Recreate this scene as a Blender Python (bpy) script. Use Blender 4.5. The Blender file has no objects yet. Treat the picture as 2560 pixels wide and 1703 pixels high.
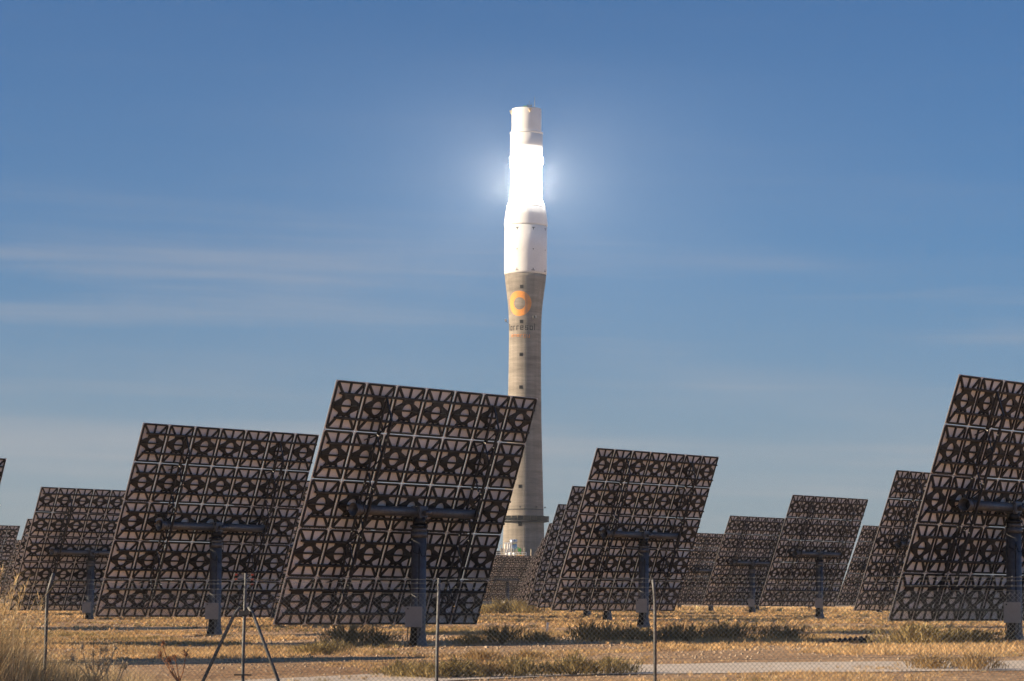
import bpy, bmesh, math, random
import numpy as np
from mathutils import Matrix, Vector, Quaternion

random.seed(7); RNG = np.random.default_rng(7)
scene = bpy.context.scene
COL = scene.collection

# ------------------------------------------------------------------ camera
CAM_H, PITCH, ROLL = 1.578, math.radians(5.5285), math.radians(0.4316)
cam_data = bpy.data.cameras.new("camera")
cam_data.sensor_width = 36.0
cam_data.lens = 94.97
cam_data.clip_start = 0.5
cam_data.clip_end = 20000
cam = bpy.data.objects.new("camera", cam_data); COL.objects.link(cam)
fwd = Vector((0, math.cos(PITCH), math.sin(PITCH))); upv = Vector((0, -math.sin(PITCH), math.cos(PITCH))); rgt = Vector((1, 0, 0))
r_ = rgt * math.cos(ROLL) + upv * math.sin(ROLL); u_ = -rgt * math.sin(ROLL) + upv * math.cos(ROLL)
cam.matrix_world = Matrix(((r_.x, u_.x, -fwd.x, 0), (r_.y, u_.y, -fwd.y, 0), (r_.z, u_.z, -fwd.z, CAM_H), (0, 0, 0, 1)))
scene.camera = cam

# ------------------------------------------------------------------ sun and sky
SUN_AZ, SUN_EL = math.radians(-98.3), math.radians(16.0)      # azimuth from +Y towards +X
SUN = Vector((math.sin(SUN_AZ) * math.cos(SUN_EL), math.cos(SUN_AZ) * math.cos(SUN_EL), math.sin(SUN_EL)))
sd = bpy.data.lights.new("sun", 'SUN'); sd.energy = 5.0; sd.angle = math.radians(0.53); sd.color = (1.0, 0.80, 0.56)
so = bpy.data.objects.new("sun", sd); COL.objects.link(so)
so.rotation_mode = 'QUATERNION'; so.rotation_quaternion = SUN.to_track_quat('Z', 'Y'); so.location = (-60, 0, 60)

world = bpy.data.worlds.new("World"); scene.world = world; world.use_nodes = True
wn = world.node_tree; wn.nodes.clear()
def N(tree, typ, **kw):
    n = tree.nodes.new(typ)
    for k, v in kw.items():
        if k == 'inp':
            for a, b in v.items(): n.inputs[a].default_value = b
        else: setattr(n, k, v)
    return n
def L(tree, a, ao, b, bi): tree.links.new(a.outputs[ao], b.inputs[bi])
def MATH(tree, op, a, b=None, c=None):
    n = tree.nodes.new('ShaderNodeMath'); n.operation = op
    for i, v in enumerate((a, b, c)):
        if v is None: continue
        if isinstance(v, (int, float)): n.inputs[i].default_value = v
        else: tree.links.new(v, n.inputs[i])
    return n.outputs[0]
sky = N(wn, 'ShaderNodeTexSky', sky_type='NISHITA', sun_disc=False, sun_elevation=SUN_EL, sun_rotation=SUN_AZ,
        altitude=200.0, air_density=1.0, dust_density=0.0, ozone_density=8.0)
tc = N(wn, 'ShaderNodeTexCoord'); sx = N(wn, 'ShaderNodeSeparateXYZ'); L(wn, tc, 'Generated', sx, 0)
azi = MATH(wn, 'ARCTAN2', sx.outputs[0], sx.outputs[1])
ele = MATH(wn, 'ARCSINE', sx.outputs[2])
def cirrus(sa, se, off, lo, hi, detail=5.0, rough=0.62, ph=0.0):
    cx = N(wn, 'ShaderNodeCombineXYZ'); wn.links.new(MATH(wn, 'MULTIPLY', azi, sa), cx.inputs[0])
    wn.links.new(MATH(wn, 'MULTIPLY_ADD', azi, 1.2, MATH(wn, 'MULTIPLY_ADD', ele, se, ph)), cx.inputs[1]); cx.inputs[2].default_value = off
    nz = N(wn, 'ShaderNodeTexNoise', inp={'Scale': 1.0, 'Detail': detail, 'Roughness': rough, 'Distortion': 0.25}); L(wn, cx, 0, nz, 'Vector')
    mr = N(wn, 'ShaderNodeMapRange', interpolation_type='SMOOTHSTEP', inp={'From Min': lo, 'From Max': hi}); L(wn, nz, 'Fac', mr, 'Value')
    return mr.outputs[0]
streak = cirrus(4.6, 84.0, 38.85, 0.46, 0.86, 4.0, 0.50, -1.9)
veil = cirrus(3.0, 24.0, 8.1, 0.42, 0.85, 3.0)
em = N(wn, 'ShaderNodeMapRange', interpolation_type='SMOOTHSTEP', inp={'From Min': 0.115, 'From Max': 0.165, 'To Min': 1.0, 'To Max': 0.08}); wn.links.new(ele, em.inputs['Value'])
env = em.outputs[0]
low = N(wn, 'ShaderNodeMapRange', interpolation_type='SMOOTHSTEP', inp={'From Min': 0.0, 'From Max': 0.15, 'To Min': 0.46, 'To Max': 0.0}); wn.links.new(ele, low.inputs['Value'])
cf = MATH(wn, 'MULTIPLY', MATH(wn, 'MULTIPLY_ADD', streak, 0.33, MATH(wn, 'MULTIPLY', veil, 0.26)), env)
band = cirrus(2.4, 44.0, 12.4, 0.44, 0.78, 3.0, 0.5)
bm_ = N(wn, 'ShaderNodeMapRange', interpolation_type='SMOOTHSTEP', inp={'From Min': 0.05, 'From Max': 0.10, 'To Min': 0.40, 'To Max': 0.0}); wn.links.new(ele, bm_.inputs['Value'])
cf = MATH(wn, 'MULTIPLY_ADD', band, bm_.outputs[0], cf)
gnd = N(wn, 'ShaderNodeMix', data_type='RGBA'); gnd.inputs['B'].default_value = (3.0, 3.05, 3.5, 1); L(wn, low, 0, gnd, 'Factor'); L(wn, sky, 0, gnd, 'A')
lum = N(wn, 'ShaderNodeMix', data_type='RGBA'); lum.inputs['B'].default_value = (4.8, 4.55, 4.55, 1)
wn.links.new(cf, lum.inputs['Factor']); L(wn, gnd, 'Result', lum, 'A')
bg = N(wn, 'ShaderNodeBackground', inp={'Strength': 0.05}); L(wn, lum, 'Result', bg, 0)
wo = N(wn, 'ShaderNodeOutputWorld'); L(wn, bg, 0, wo, 0)

vs = scene.view_settings
vs.view_transform = 'Standard'; vs.look = 'None'; vs.gamma = 1.0; vs.exposure = 0.95; vs.use_curve_mapping = False
scene.render.engine = 'CYCLES'
cy = scene.cycles
cy.use_denoising = True; cy.max_bounces = 8; cy.diffuse_bounces = 4; cy.glossy_bounces = 4; cy.transparent_max_bounces = 8
cy.volume_bounces = 0; cy.caustics_reflective = False; cy.caustics_refractive = False; cy.sample_clamp_indirect = 8.0

# ------------------------------------------------------------------ materials
def mat(name, base, rough=0.7, metal=0.0, var=0.0, scale=4.0, bump=0.0, bscale=30.0, coord='Object', dark=None, objvar=0.0, spec=0.4):
    m = bpy.data.materials.new(name); m.use_nodes = True; t = m.node_tree; b = t.nodes['Principled BSDF']
    b.inputs['Roughness'].default_value = rough; b.inputs['Metallic'].default_value = metal; b.inputs['Specular IOR Level'].default_value = spec
    b.inputs['Base Color'].default_value = (*base, 1)
    c = N(t, 'ShaderNodeTexCoord')
    if var > 0:
        nz = N(t, 'ShaderNodeTexNoise', inp={'Scale': scale, 'Detail': 6.0, 'Roughness': 0.65}); L(t, c, coord, nz, 'Vector')
        mr = N(t, 'ShaderNodeMapRange', inp={'From Min': 0.3, 'From Max': 0.7}); L(t, nz, 'Fac', mr, 'Value')
        mx = N(t, 'ShaderNodeMix', data_type='RGBA'); L(t, mr, 0, mx, 'Factor')
        d = dark or tuple(v * (1 - var) for v in base)
        mx.inputs['A'].default_value = (*d, 1); mx.inputs['B'].default_value = (*[min(1, v * (1 + var * 0.6)) for v in base], 1)
        src = mx.outputs['Result']
        if objvar > 0:
            oi = N(t, 'ShaderNodeObjectInfo'); f = MATH(t, 'MULTIPLY_ADD', oi.outputs['Random'], objvar * 2, 1 - objvar)
            m2 = N(t, 'ShaderNodeMix', data_type='RGBA', blend_type='MULTIPLY'); m2.inputs['Factor'].default_value = 1
            t.links.new(src, m2.inputs['A']); cc = N(t, 'ShaderNodeCombineColor')
            for i in range(3): t.links.new(f, cc.inputs[i])
            L(t, cc, 0, m2, 'B'); src = m2.outputs['Result']
        t.links.new(src, b.inputs['Base Color'])
    if bump > 0:
        n2 = N(t, 'ShaderNodeTexNoise', inp={'Scale': bscale, 'Detail': 5.0}); L(t, c, coord, n2, 'Vector')
        bp = N(t, 'ShaderNodeBump', inp={'Strength': bump, 'Distance': 0.02}); L(t, n2, 'Fac', bp, 'Height'); L(t, bp, 0, b, 'Normal')
    return m
M = {}
M['mirror_back'] = mat('mirror_back_paint', (0.86, 0.82, 0.785), 0.55, var=0.10, scale=1.6, objvar=0.09)
M['mirror'] = mat('mirror_glass', (0.92, 0.93, 0.93), 0.02, 1.0)
M['glass_edge'] = mat('glass_edge', (0.10, 0.11, 0.11), 0.4, var=0.1)
M['stamped'] = mat('stamped_dark_steel', (0.022, 0.0215, 0.021), 0.5, 0.0, var=0.3, scale=5, objvar=0.12)
M['purlin'] = mat('purlin_steel', (0.042, 0.043, 0.045), 0.45, 0.2, var=0.3, scale=3)
M['galv'] = mat('galvanised_steel', (0.135, 0.138, 0.142), 0.5, 0.45, var=0.28, scale=7, bump=0.08, bscale=40)
M['galv_bright'] = mat('bright_zinc', (0.75, 0.72, 0.66), 0.35, 0.5, var=0.1)
M['drive'] = mat('drive_casing', (0.12, 0.125, 0.135), 0.38, 0.5, var=0.35, scale=9)
M['cabinet'] = mat('cabinet_paint', (0.30, 0.285, 0.265), 0.5, 0.1, var=0.08, scale=3)
M['black'] = mat('black_rubber_and_cavity_dark', (0.012, 0.012, 0.013), 0.6)
M['post'] = mat('galvanised_post', (0.15, 0.155, 0.16), 0.6, 0.2, var=0.55, scale=26, bump=0.3, bscale=60)
M['wire'] = mat('fence_wire', (0.28, 0.29, 0.265), 0.5, 0.3, var=0.2, scale=8)
M['red'] = mat('red_insulator', (0.30, 0.05, 0.03), 0.4, var=0.2)
M['white_paint'] = mat('white_cladding', (0.87, 0.865, 0.85), 0.5, var=0.06, scale=0.25, bump=0.05, bscale=2)
M['cream'] = mat('cream_steel', (0.72, 0.60, 0.42), 0.5, var=0.15, scale=2)
M['silver'] = mat('silver_cladding', (0.55, 0.56, 0.57), 0.3, 0.8, var=0.1, scale=1)
M['green'] = mat('green_valve', (0.02, 0.30, 0.05), 0.45, var=0.3, scale=2)
M['orange_paint'] = mat('orange_paint', (0.80, 0.31, 0.055), 0.6, var=0.12, scale=0.6)
M['ink'] = mat('dark_lettering', (0.03, 0.025, 0.024), 0.6, var=0.2, scale=1)
M['tray'] = mat('ochre_steel', (0.55, 0.28, 0.05), 0.5, var=0.2, scale=2)
M['dark_steel'] = mat('dark_steelwork', (0.06, 0.06, 0.06), 0.5, 0.3, var=0.2)
M['window'] = mat('dark_window', (0.02, 0.018, 0.017), 0.3, var=0.3, scale=1)
M['blue_wall'] = mat('slate_cladding', (0.085, 0.11, 0.135), 0.5, var=0.12, scale=0.4)
M['rail_panel'] = mat('grey_mesh_panel', (0.16, 0.17, 0.18), 0.5, 0.3, var=0.2, scale=1)
M['stake'] = mat('white_plastic', (0.78, 0.74, 0.68), 0.4, var=0.05)
M['tarp'] = mat('black_sheeting', (0.012, 0.012, 0.014), 0.75, var=0.2, bump=0.3)

def concrete():
    m = bpy.data.materials.new('slipformed_concrete'); m.use_nodes = True; t = m.node_tree; b = t.nodes['Principled BSDF']
    b.inputs['Roughness'].default_value = 0.85
    c = N(t, 'ShaderNodeTexCoord'); mp = N(t, 'ShaderNodeMapping'); mp.inputs['Scale'].default_value = (0.10, 0.10, 0.62); L(t, c, 'Object', mp, 0)
    n1 = N(t, 'ShaderNodeTexNoise', inp={'Scale': 1.0, 'Detail': 8.0, 'Roughness': 0.7}); L(t, mp, 0, n1, 'Vector')
    r1 = N(t, 'ShaderNodeValToRGB'); r1.color_ramp.elements[0].position = 0.28; r1.color_ramp.elements[1].position = 0.74
    r1.color_ramp.elements[0].color = (0.150, 0.131, 0.108, 1); r1.color_ramp.elements[1].color = (0.345, 0.305, 0.255, 1); L(t, n1, 'Fac', r1, 0)
    mp2 = N(t, 'ShaderNodeMapping'); mp2.inputs['Scale'].default_value = (0.9, 0.9, 0.03); L(t, c, 'Object', mp2, 0)
    n2 = N(t, 'ShaderNodeTexNoise', inp={'Scale': 1.0, 'Detail': 4.0}); L(t, mp2, 0, n2, 'Vector')
    r2 = N(t, 'ShaderNodeMapRange', inp={'From Min': 0.3, 'From Max': 0.7, 'To Min': 0.82, 'To Max': 1.1}); L(t, n2, 'Fac', r2, 'Value')
    wv = N(t, 'ShaderNodeTexWave', wave_type='BANDS', bands_direction='Z', wave_profile='SAW', inp={'Scale': 0.26, 'Distortion': 0.25, 'Detail': 2.0}); L(t, c, 'Object', wv, 'Vector')
    r3 = N(t, 'ShaderNodeMapRange', inp={'From Min': 0.0, 'From Max': 0.14, 'To Min': 0.84, 'To Max': 1.0}); L(t, wv, 'Fac', r3, 'Value')
    mm = MATH(t, 'MULTIPLY', r2.outputs[0], r3.outputs[0]); cc = N(t, 'ShaderNodeCombineColor')
    for i in range(3): t.links.new(mm, cc.inputs[i])
    mx = N(t, 'ShaderNodeMix', data_type='RGBA', blend_type='MULTIPLY'); mx.inputs['Factor'].default_value = 1; L(t, r1, 0, mx, 'A'); L(t, cc, 0, mx, 'B')
    L(t, mx, 'Result', b, 'Base Color')
    n3 = N(t, 'ShaderNodeTexNoise', inp={'Scale': 3.0, 'Detail': 6.0}); L(t, c, 'Object', n3, 'Vector')
    bp = N(t, 'ShaderNodeBump', inp={'Strength': 0.3, 'Distance': 0.05}); L(t, n3, 'Fac', bp, 'Height'); L(t, bp, 0, b, 'Normal')
    return m
M['concrete'] = concrete()

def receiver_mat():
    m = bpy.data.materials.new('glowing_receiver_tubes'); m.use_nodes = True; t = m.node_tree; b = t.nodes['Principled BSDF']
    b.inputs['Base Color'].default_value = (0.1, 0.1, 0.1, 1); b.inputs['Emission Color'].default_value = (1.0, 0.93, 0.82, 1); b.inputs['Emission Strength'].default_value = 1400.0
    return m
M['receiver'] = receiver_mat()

def ground_mat():
    m = bpy.data.materials.new('dry_stony_soil'); m.use_nodes = True; t = m.node_tree; b = t.nodes['Principled BSDF']
    b.inputs['Roughness'].default_value = 0.95; b.inputs['Specular IOR Level'].default_value = 0.1
    c = N(t, 'ShaderNodeTexCoord')
    n1 = N(t, 'ShaderNodeTexNoise', inp={'Scale': 0.11, 'Detail': 6.0, 'Roughness': 0.6}); L(t, c, 'Object', n1, 'Vector')
    r1 = N(t, 'ShaderNodeValToRGB'); e = r1.color_ramp.elements
    e[0].position = 0.32; e[0].color = (0.35, 0.21, 0.115, 1); e[1].position = 0.68; e[1].color = (0.58, 0.39, 0.225, 1); L(t, n1, 'Fac', r1, 0)
    vo = N(t, 'ShaderNodeTexVoronoi', inp={'Scale': 7.0, 'Randomness': 1.0}); L(t, c, 'Object', vo, 'Vector')
    r2 = N(t, 'ShaderNodeMapRange', inp={'From Min': 0.0, 'From Max': 1.0, 'To Min': 0.55, 'To Max': 1.35})
    sp = N(t, 'ShaderNodeSeparateColor'); L(t, vo, 'Color', sp, 0); L(t, sp, 0, r2, 'Value')
    cc = N(t, 'ShaderNodeCombineColor')
    for i in range(3): L(t, r2, 0, cc, i)
    mx = N(t, 'ShaderNodeMix', data_type='RGBA', blend_type='MULTIPLY'); mx.inputs['Factor'].default_value = 1; L(t, r1, 0, mx, 'A'); L(t, cc, 0, mx, 'B')
    L(t, mx, 'Result', b, 'Base Color')
    n3 = N(t, 'ShaderNodeTexNoise', inp={'Scale': 4.0, 'Detail': 8.0, 'Roughness': 0.75}); L(t, c, 'Object', n3, 'Vector')
    ad = MATH(t, 'MULTIPLY_ADD', vo.outputs['Distance'], -0.5, n3.outputs['Fac'])
    bp = N(t, 'ShaderNodeBump', inp={'Strength': 0.9, 'Distance': 0.12}); t.links.new(ad, bp.inputs['Height']); L(t, bp, 0, b, 'Normal')
    return m
M['ground'] = ground_mat()
M['track'] = mat('pale_gravel', (0.66, 0.565, 0.46), 0.95, var=0.2, scale=1.7, bump=0.9, bscale=6, spec=0.1)

def leaf_mat(name, transl=0.3):
    m = bpy.data.materials.new(name); m.use_nodes = True; t = m.node_tree; t.nodes.clear()
    at = N(t, 'ShaderNodeAttribute', attribute_name='tint')
    d = N(t, 'ShaderNodeBsdfDiffuse'); tr = N(t, 'ShaderNodeBsdfTranslucent'); mx = N(t, 'ShaderNodeMixShader'); mx.inputs[0].default_value = transl
    L(t, at, 'Color', d, 0); L(t, at, 'Color', tr, 0); L(t, d, 0, mx, 1); L(t, tr, 0, mx, 2)
    o = N(t, 'ShaderNodeOutputMaterial'); L(t, mx, 0, o, 0)
    return m
M['grass'] = leaf_mat('dry_grass_blades'); M['leaf'] = leaf_mat('scrub_leaves', 0.25)

# ------------------------------------------------------------------ mesh helpers
def new_mesh(name, bm, mats, smooth=False):
    me = bpy.data.meshes.new(name); bm.to_mesh(me); bm.free()
    for m in (mats if isinstance(mats, (list, tuple)) else [mats]): me.materials.append(M[m] if isinstance(m, str) else m)
    if smooth:
        me.polygons.foreach_set('use_smooth', [True] * len(me.polygons))
    me.update(); return me
def link(name, me, parent=None, mx=None):
    o = bpy.data.objects.new(name, me); COL.objects.link(o)
    if parent is not None: o.parent = parent
    if mx is not None: o.matrix_basis = mx
    return o
def empty(name, loc):
    o = bpy.data.objects.new(name, None); COL.objects.link(o); o.location = loc; o.empty_display_size = 0.3; return o
def tag(o, label=None, cat=None, group=None, kind=None):
    if label: o['label'] = label
    if cat: o['category'] = cat
    if group: o['group'] = group
    if kind: o['kind'] = kind
    return o
def box(bm, lo, hi, mi=0, bev=0.0):
    v = [bm.verts.new((x, y, z)) for x in (lo[0], hi[0]) for y in (lo[1], hi[1]) for z in (lo[2], hi[2])]
    fs = [(0, 1, 3, 2), (4, 6, 7, 5), (0, 4, 5, 1), (2, 3, 7, 6), (0, 2, 6, 4), (1, 5, 7, 3)]
    out = []
    for f in fs:
        q = bm.faces.new([v[i] for i in f]); q.material_index = mi; out.append(q)
    if bev > 0:
        es = list({e for f in out for e in f.edges}); bmesh.ops.bevel(bm, geom=es, offset=bev, segments=2, affect='EDGES', profile=0.6)
    return v
def bar(bm, a, b, w, h, mi=0, up=(0, 0, 1)):
    a = Vector(a); b = Vector(b); d = (b - a).normalized(); s = d.cross(Vector(up))
    if s.length < 1e-4: s = d.cross(Vector((1, 0, 0)))
    s.normalize(); t = s.cross(d)
    v = [bm.verts.new(p + s * (i * w / 2) + t * (j * h / 2)) for p in (a, b) for i, j in ((-1, -1), (1, -1), (1, 1), (-1, 1))]
    for f in ((0, 1, 2, 3), (7, 6, 5, 4), (0, 4, 5, 1), (1, 5, 6, 2), (2, 6, 7, 3), (3, 7, 4, 0)):
        q = bm.faces.new([v[i] for i in f]); q.material_index = mi
def lathe(bm, prof, seg=32, mi=0, cap=True, a0=0.0, a1=2 * math.pi):
    full = abs(a1 - a0 - 2 * math.pi) < 1e-6
    n = seg if full else seg + 1
    rings = [[bm.verts.new((r * math.cos(a0 + (a1 - a0) * k / seg), r * math.sin(a0 + (a1 - a0) * k / seg), z)) for k in range(n)] for r, z in prof]
    for A, B in zip(rings, rings[1:]):
        for k in range(seg):
            q = bm.faces.new((A[k], A[(k + 1) % n], B[(k + 1) % n], B[k])); q.material_index = mi; q.smooth = True
    if cap and full:
        bm.faces.new(list(reversed(rings[0]))).material_index = mi; bm.faces.new(rings[-1]).material_index = mi
    return rings
def tube(bm, pts, r, seg=6, mi=0, radii=None):
    pts = [Vector(p) for p in pts]; rings = []
    for i, p in enumerate(pts):
        d = (pts[min(i + 1, len(pts) - 1)] - pts[max(i - 1, 0)]).normalized()
        s = d.cross(Vector((0.13, 0.21, 0.97)));
        if s.length < 1e-3: s = d.cross(Vector((1, 0, 0)))
        s.normalize(); t = s.cross(d); rr = radii[i] if radii else r
        rings.append([bm.verts.new(p + (s * math.cos(2 * math.pi * k / seg) + t * math.sin(2 * math.pi * k / seg)) * rr) for k in range(seg)])
    for A, B in zip(rings, rings[1:]):
        for k in range(seg):
            q = bm.faces.new((A[k], B[k], B[(k + 1) % seg], A[(k + 1) % seg])); q.material_index = mi; q.smooth = True
    bm.faces.new(rings[0]).material_index = mi; bm.faces.new(list(reversed(rings[-1]))).material_index = mi
def xform(bm, mx):
    bmesh.ops.transform(bm, matrix=mx, verts=bm.verts)

# ------------------------------------------------------------------ terrain
def smooth_noise(x, y, seed=0):
    x = np.asarray(x, float); y = np.asarray(y, float); out = 0
    for i, (fx, fy, ph, a) in enumerate(((0.11, 0.07, 0.4, 1.0), (0.23, -0.16, 1.7, 0.7), (-0.31, 0.29, 2.9, 0.5), (0.57, 0.41, 0.8, 0.35), (0.83, -0.66, 4.1, 0.25), (1.4, 1.1, 2.2, 0.15))):
        out = out + a * np.sin(fx * x * (1 + .05 * seed) + fy * y + ph + seed * 1.3)
    return out / 2.0
def ground_z(x, y):
    x = np.asarray(x, float); y = np.asarray(y, float)
    xc = 45 * np.tanh(x / np.maximum(y, 109) * 109 / 45); yc = np.minimum(np.maximum(y, 30), 300)
    z = -0.1265 + 0.01212 * xc + 0.00252 * (yc - 109)
    mound = 0.65 * np.exp(-((x + 9.0) / 2.4) ** 2 - ((y - 38.5) / 3.5) ** 2)
    return z + mound + 0.05 * smooth_noise(x * 1.4, y * 0.8) + 0.055 * smooth_noise(x * 0.8 + 11, y * 2.6, 2) * np.clip((y - 60) / 40, 0, 1)
def gz(x, y): return float(ground_z(x, y))
fx = np.concatenate([np.array([-3000, -1500, -800, -400, -200, -120]), np.arange(-90, 90.1, 1.0), np.array([120, 200, 400, 800, 1500, 3000])])
fy = np.concatenate([np.array([-3000, -1000, -300, -60, 0, 20]), np.arange(30, 262, 1.0), np.arange(265, 500, 8.0), np.array([520, 600, 700, 800, 1000, 1500, 3000])])
XX, YY = np.meshgrid(fx, fy); ZZ = ground_z(XX, YY)
me = bpy.data.meshes.new('ground'); nx, ny = len(fx), len(fy)
idx = np.arange(nx * ny).reshape(ny, nx)
quads = np.stack([idx[:-1, :-1], idx[:-1, 1:], idx[1:, 1:], idx[1:, :-1]], -1).reshape(-1, 4)
me.from_pydata(np.stack([XX, YY, ZZ], -1).reshape(-1, 3).tolist(), [], quads.tolist()); me.materials.append(M['ground'])
me.polygons.foreach_set('use_smooth', [True] * len(me.polygons))
tag(link('ground', me), 'dry sandy ground with sparse golden grass under the heliostats', None, None, 'structure')
def ribbon(name, path, w0, w1, m, lift, label):
    bm = bmesh.new(); prev = None
    for i, (x, y) in enumerate(path):
        row = []
        for j in range(9):
            yy = y + w0 + (w1 - w0) * j / 8 + (0.35 * float(smooth_noise(x * 2.1, j * 9.0, 3)) if j in (0, 8) else 0)
            row.append(bm.verts.new((x, yy, gz(x, yy) + lift)))
        if prev:
            for j in range(8): bm.faces.new((prev[j], row[j], row[j + 1], prev[j + 1])).smooth = True
        prev = row
    return tag(link(name, new_mesh(name, bm, m)), label, None, None, 'structure')
def track_c(x): return 73.0 - 1.9 * np.logaddexp(0, (1.0 - x) * 1.2) / 1.2 + 0.25 * np.sin(x * 0.3)
tp = [(x, float(track_c(x))) for x in np.arange(-9, 80.1, 1.0)]
ribbon('gravel_track', tp, -4.4, 4.8, 'track', 0.02, 'pale gravel service track crossing in front of the heliostats')

# dark disc added round the tower to cut ground bounce, standing for field shade
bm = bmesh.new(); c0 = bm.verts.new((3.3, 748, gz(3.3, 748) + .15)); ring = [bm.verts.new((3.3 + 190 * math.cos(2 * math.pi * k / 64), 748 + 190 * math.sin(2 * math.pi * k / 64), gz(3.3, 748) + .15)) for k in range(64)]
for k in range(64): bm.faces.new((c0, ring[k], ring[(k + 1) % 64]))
M['disc_dark'] = mat('field_shade_dark', (0.06, 0.058, 0.055), 0.9, var=0.25, scale=0.3)
tag(link('shade_disc', new_mesh('shade_disc', bm, 'disc_dark')), 'dark disc added round the foot of the tower in place of field shade', None, None, 'structure')
# low far-off ridge closing the plain
bm = bmesh.new(); prev = None
for x in np.arange(-2900, 2901, 50.0):
    hgt = 15 + 5 * float(smooth_noise(x * .03, 3.0)); row = [bm.verts.new((x, 2100, -1)), bm.verts.new((x, 2180, hgt * .6)), bm.verts.new((x, 2260, hgt)), bm.verts.new((x, 2500, hgt * .8)), bm.verts.new((x, 2800, -1))]
    if prev:
        for j in range(4): bm.faces.new((prev[j], row[j], row[j + 1], prev[j + 1])).smooth = True
    prev = row
M['ridge'] = mat('scrubby_ridge', (0.10, 0.085, 0.05), 0.95, var=0.4, scale=0.02)
tag(link('hills', new_mesh('hills', bm, 'ridge')), 'low dark ridge on the far horizon', None, None, 'structure')
# ------------------------------------------------------------------ heliostat
HW, HH, PIV, OFF = 11.76, 10.034, 5.398, 0.56
PX, PY = HW / 7, HH / 5
TOWER = Vector((3.32, 747.92, 0)); REC = Vector((3.32, 747.92, 119.48))

def facet_mesh():
    bm = bmesh.new(); g = 0.011
    v = box(bm, (-PX / 2 + g, -PY / 2 + g, -0.012), (PX / 2 - g, PY / 2 - g, 0.0), 0)
    for f in bm.faces:
        cz = f.calc_center_median().z; f.material_index = 1 if cz < -0.011 else (2 if cz < -0.001 else 0)
    return new_mesh('facet', bm, ['mirror_back', 'mirror', 'glass_edge'])
def frame_mesh():
    bm = bmesh.new(); hx, hy, bw, z0, z1 = 0.765, 0.972, 0.066, 0.001, 0.055
    # rounded rectangular rim
    def rr(hx, hy, r, n=5):
        out = []
        for cx, cy, a in ((hx - r, hy - r, 0), (-hx + r, hy - r, 90), (-hx + r, -hy + r, 180), (hx - r, -hy + r, 270)):
            for k in range(n): t = math.radians(a + 90 * k / (n - 1)); out.append((cx + r * math.cos(t), cy + r * math.sin(t)))
        return out
    o = rr(hx, hy, 0.11); i = rr(hx - bw, hy - bw, 0.06); n = len(o)
    O0 = [bm.verts.new((*p, z0)) for p in o]; O1 = [bm.verts.new((*p, z1)) for p in o]; I0 = [bm.verts.new((*p, z0)) for p in i]; I1 = [bm.verts.new((*p, z1)) for p in i]
    for k in range(n):
        j = (k + 1) % n
        bm.faces.new((O0[k], O0[j], O1[j], O1[k])); bm.faces.new((O1[k], O1[j], I1[j], I1[k])); bm.faces.new((I1[k], I1[j], I0[j], I0[k]))
    # central dished plate with round hole
    poly = [(0.29, 0.50), (-0.29, 0.50), (-0.325, 0.29), (-0.72, 0.10), (-0.72, -0.10), (-0.325, -0.29), (-0.28, -0.44), (-0.10, -0.40), (0, -0.46), (0.10, -0.40), (0.28, -0.44), (0.325, -0.29), (0.72, -0.10), (0.72, 0.10), (0.325, 0.29)]
    angs = sorted(set([math.atan2(y, x) for x, y in poly] + [math.radians(a) for a in range(-180, 180, 15)]))
    def hit(a):
        d = (math.cos(a), math.sin(a)); best = 9
        for k in range(len(poly)):
            (x1, y1), (x2, y2) = poly[k], poly[(k + 1) % len(poly)]
            ex, ey = x2 - x1, y2 - y1; den = d[0] * ey - d[1] * ex
            if abs(den) < 1e-9: continue
            t = (x1 * ey - y1 * ex) / den; s = (x1 * d[1] - y1 * d[0]) / den
            if t > 0 and -1e-6 <= s <= 1 + 1e-6: best = min(best, t)
        return best
    H0, H1, P0, P1 = [], [], [], []
    for a in angs:
        c, s = math.cos(a), math.sin(a); r = hit(a)
        H1.append(bm.verts.new((0.28 * c, 0.28 * s, 0.075))); H0.append(bm.verts.new((0.28 * c, 0.28 * s, 0.01)))
        P1.append(bm.verts.new((r * c, r * s, 0.050))); P0.append(bm.verts.new((r * c, r * s, 0.01)))
    for k in range(len(angs)):
        j = (k + 1) % len(angs)
        bm.faces.new((H1[k], P1[k], P1[j], H1[j])); bm.faces.new((P1[k], P0[k], P0[j], P1[j])); bm.faces.new((H0[k], H1[k], H1[j], H0[j]))
    # struts
    for sx_ in (-1, 1):
        bar(bm, (sx_ * 0.27, 0.42, 0.03), (sx_ * 0.715, 0.93, 0.03), 0.095, 0.052)
        bar(bm, (sx_ * 0.27, -0.38, 0.03), (sx_ * 0.715, -0.93, 0.03), 0.095, 0.052)
    bar(bm, (0, 0.45, 0.031), (0, 0.95, 0.031), 0.088, 0.05); bar(bm, (0, -0.42, 0.031), (0, -0.95, 0.031), 0.088, 0.05)
    bar(bm, (-0.70, 0, 0.085), (0.70, 0, 0.085), 0.07, 0.04, up=(0, 0, 1))
    return new_mesh('facet_frame', bm, 'stamped')
def purlin_mesh():
    bm = bmesh.new(); a, b = -HW / 2 + 0.30, HW / 2 - 0.17
    box(bm, (a, -0.045, 0.062), (b, 0.045, 0.075)); box(bm, (a, 0.033, 0.075), (b, 0.045, 0.165)); box(bm, (a, -0.035, 0.165), (b, 0.045, 0.178))
    return new_mesh('purlin', bm, 'purlin')
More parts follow.
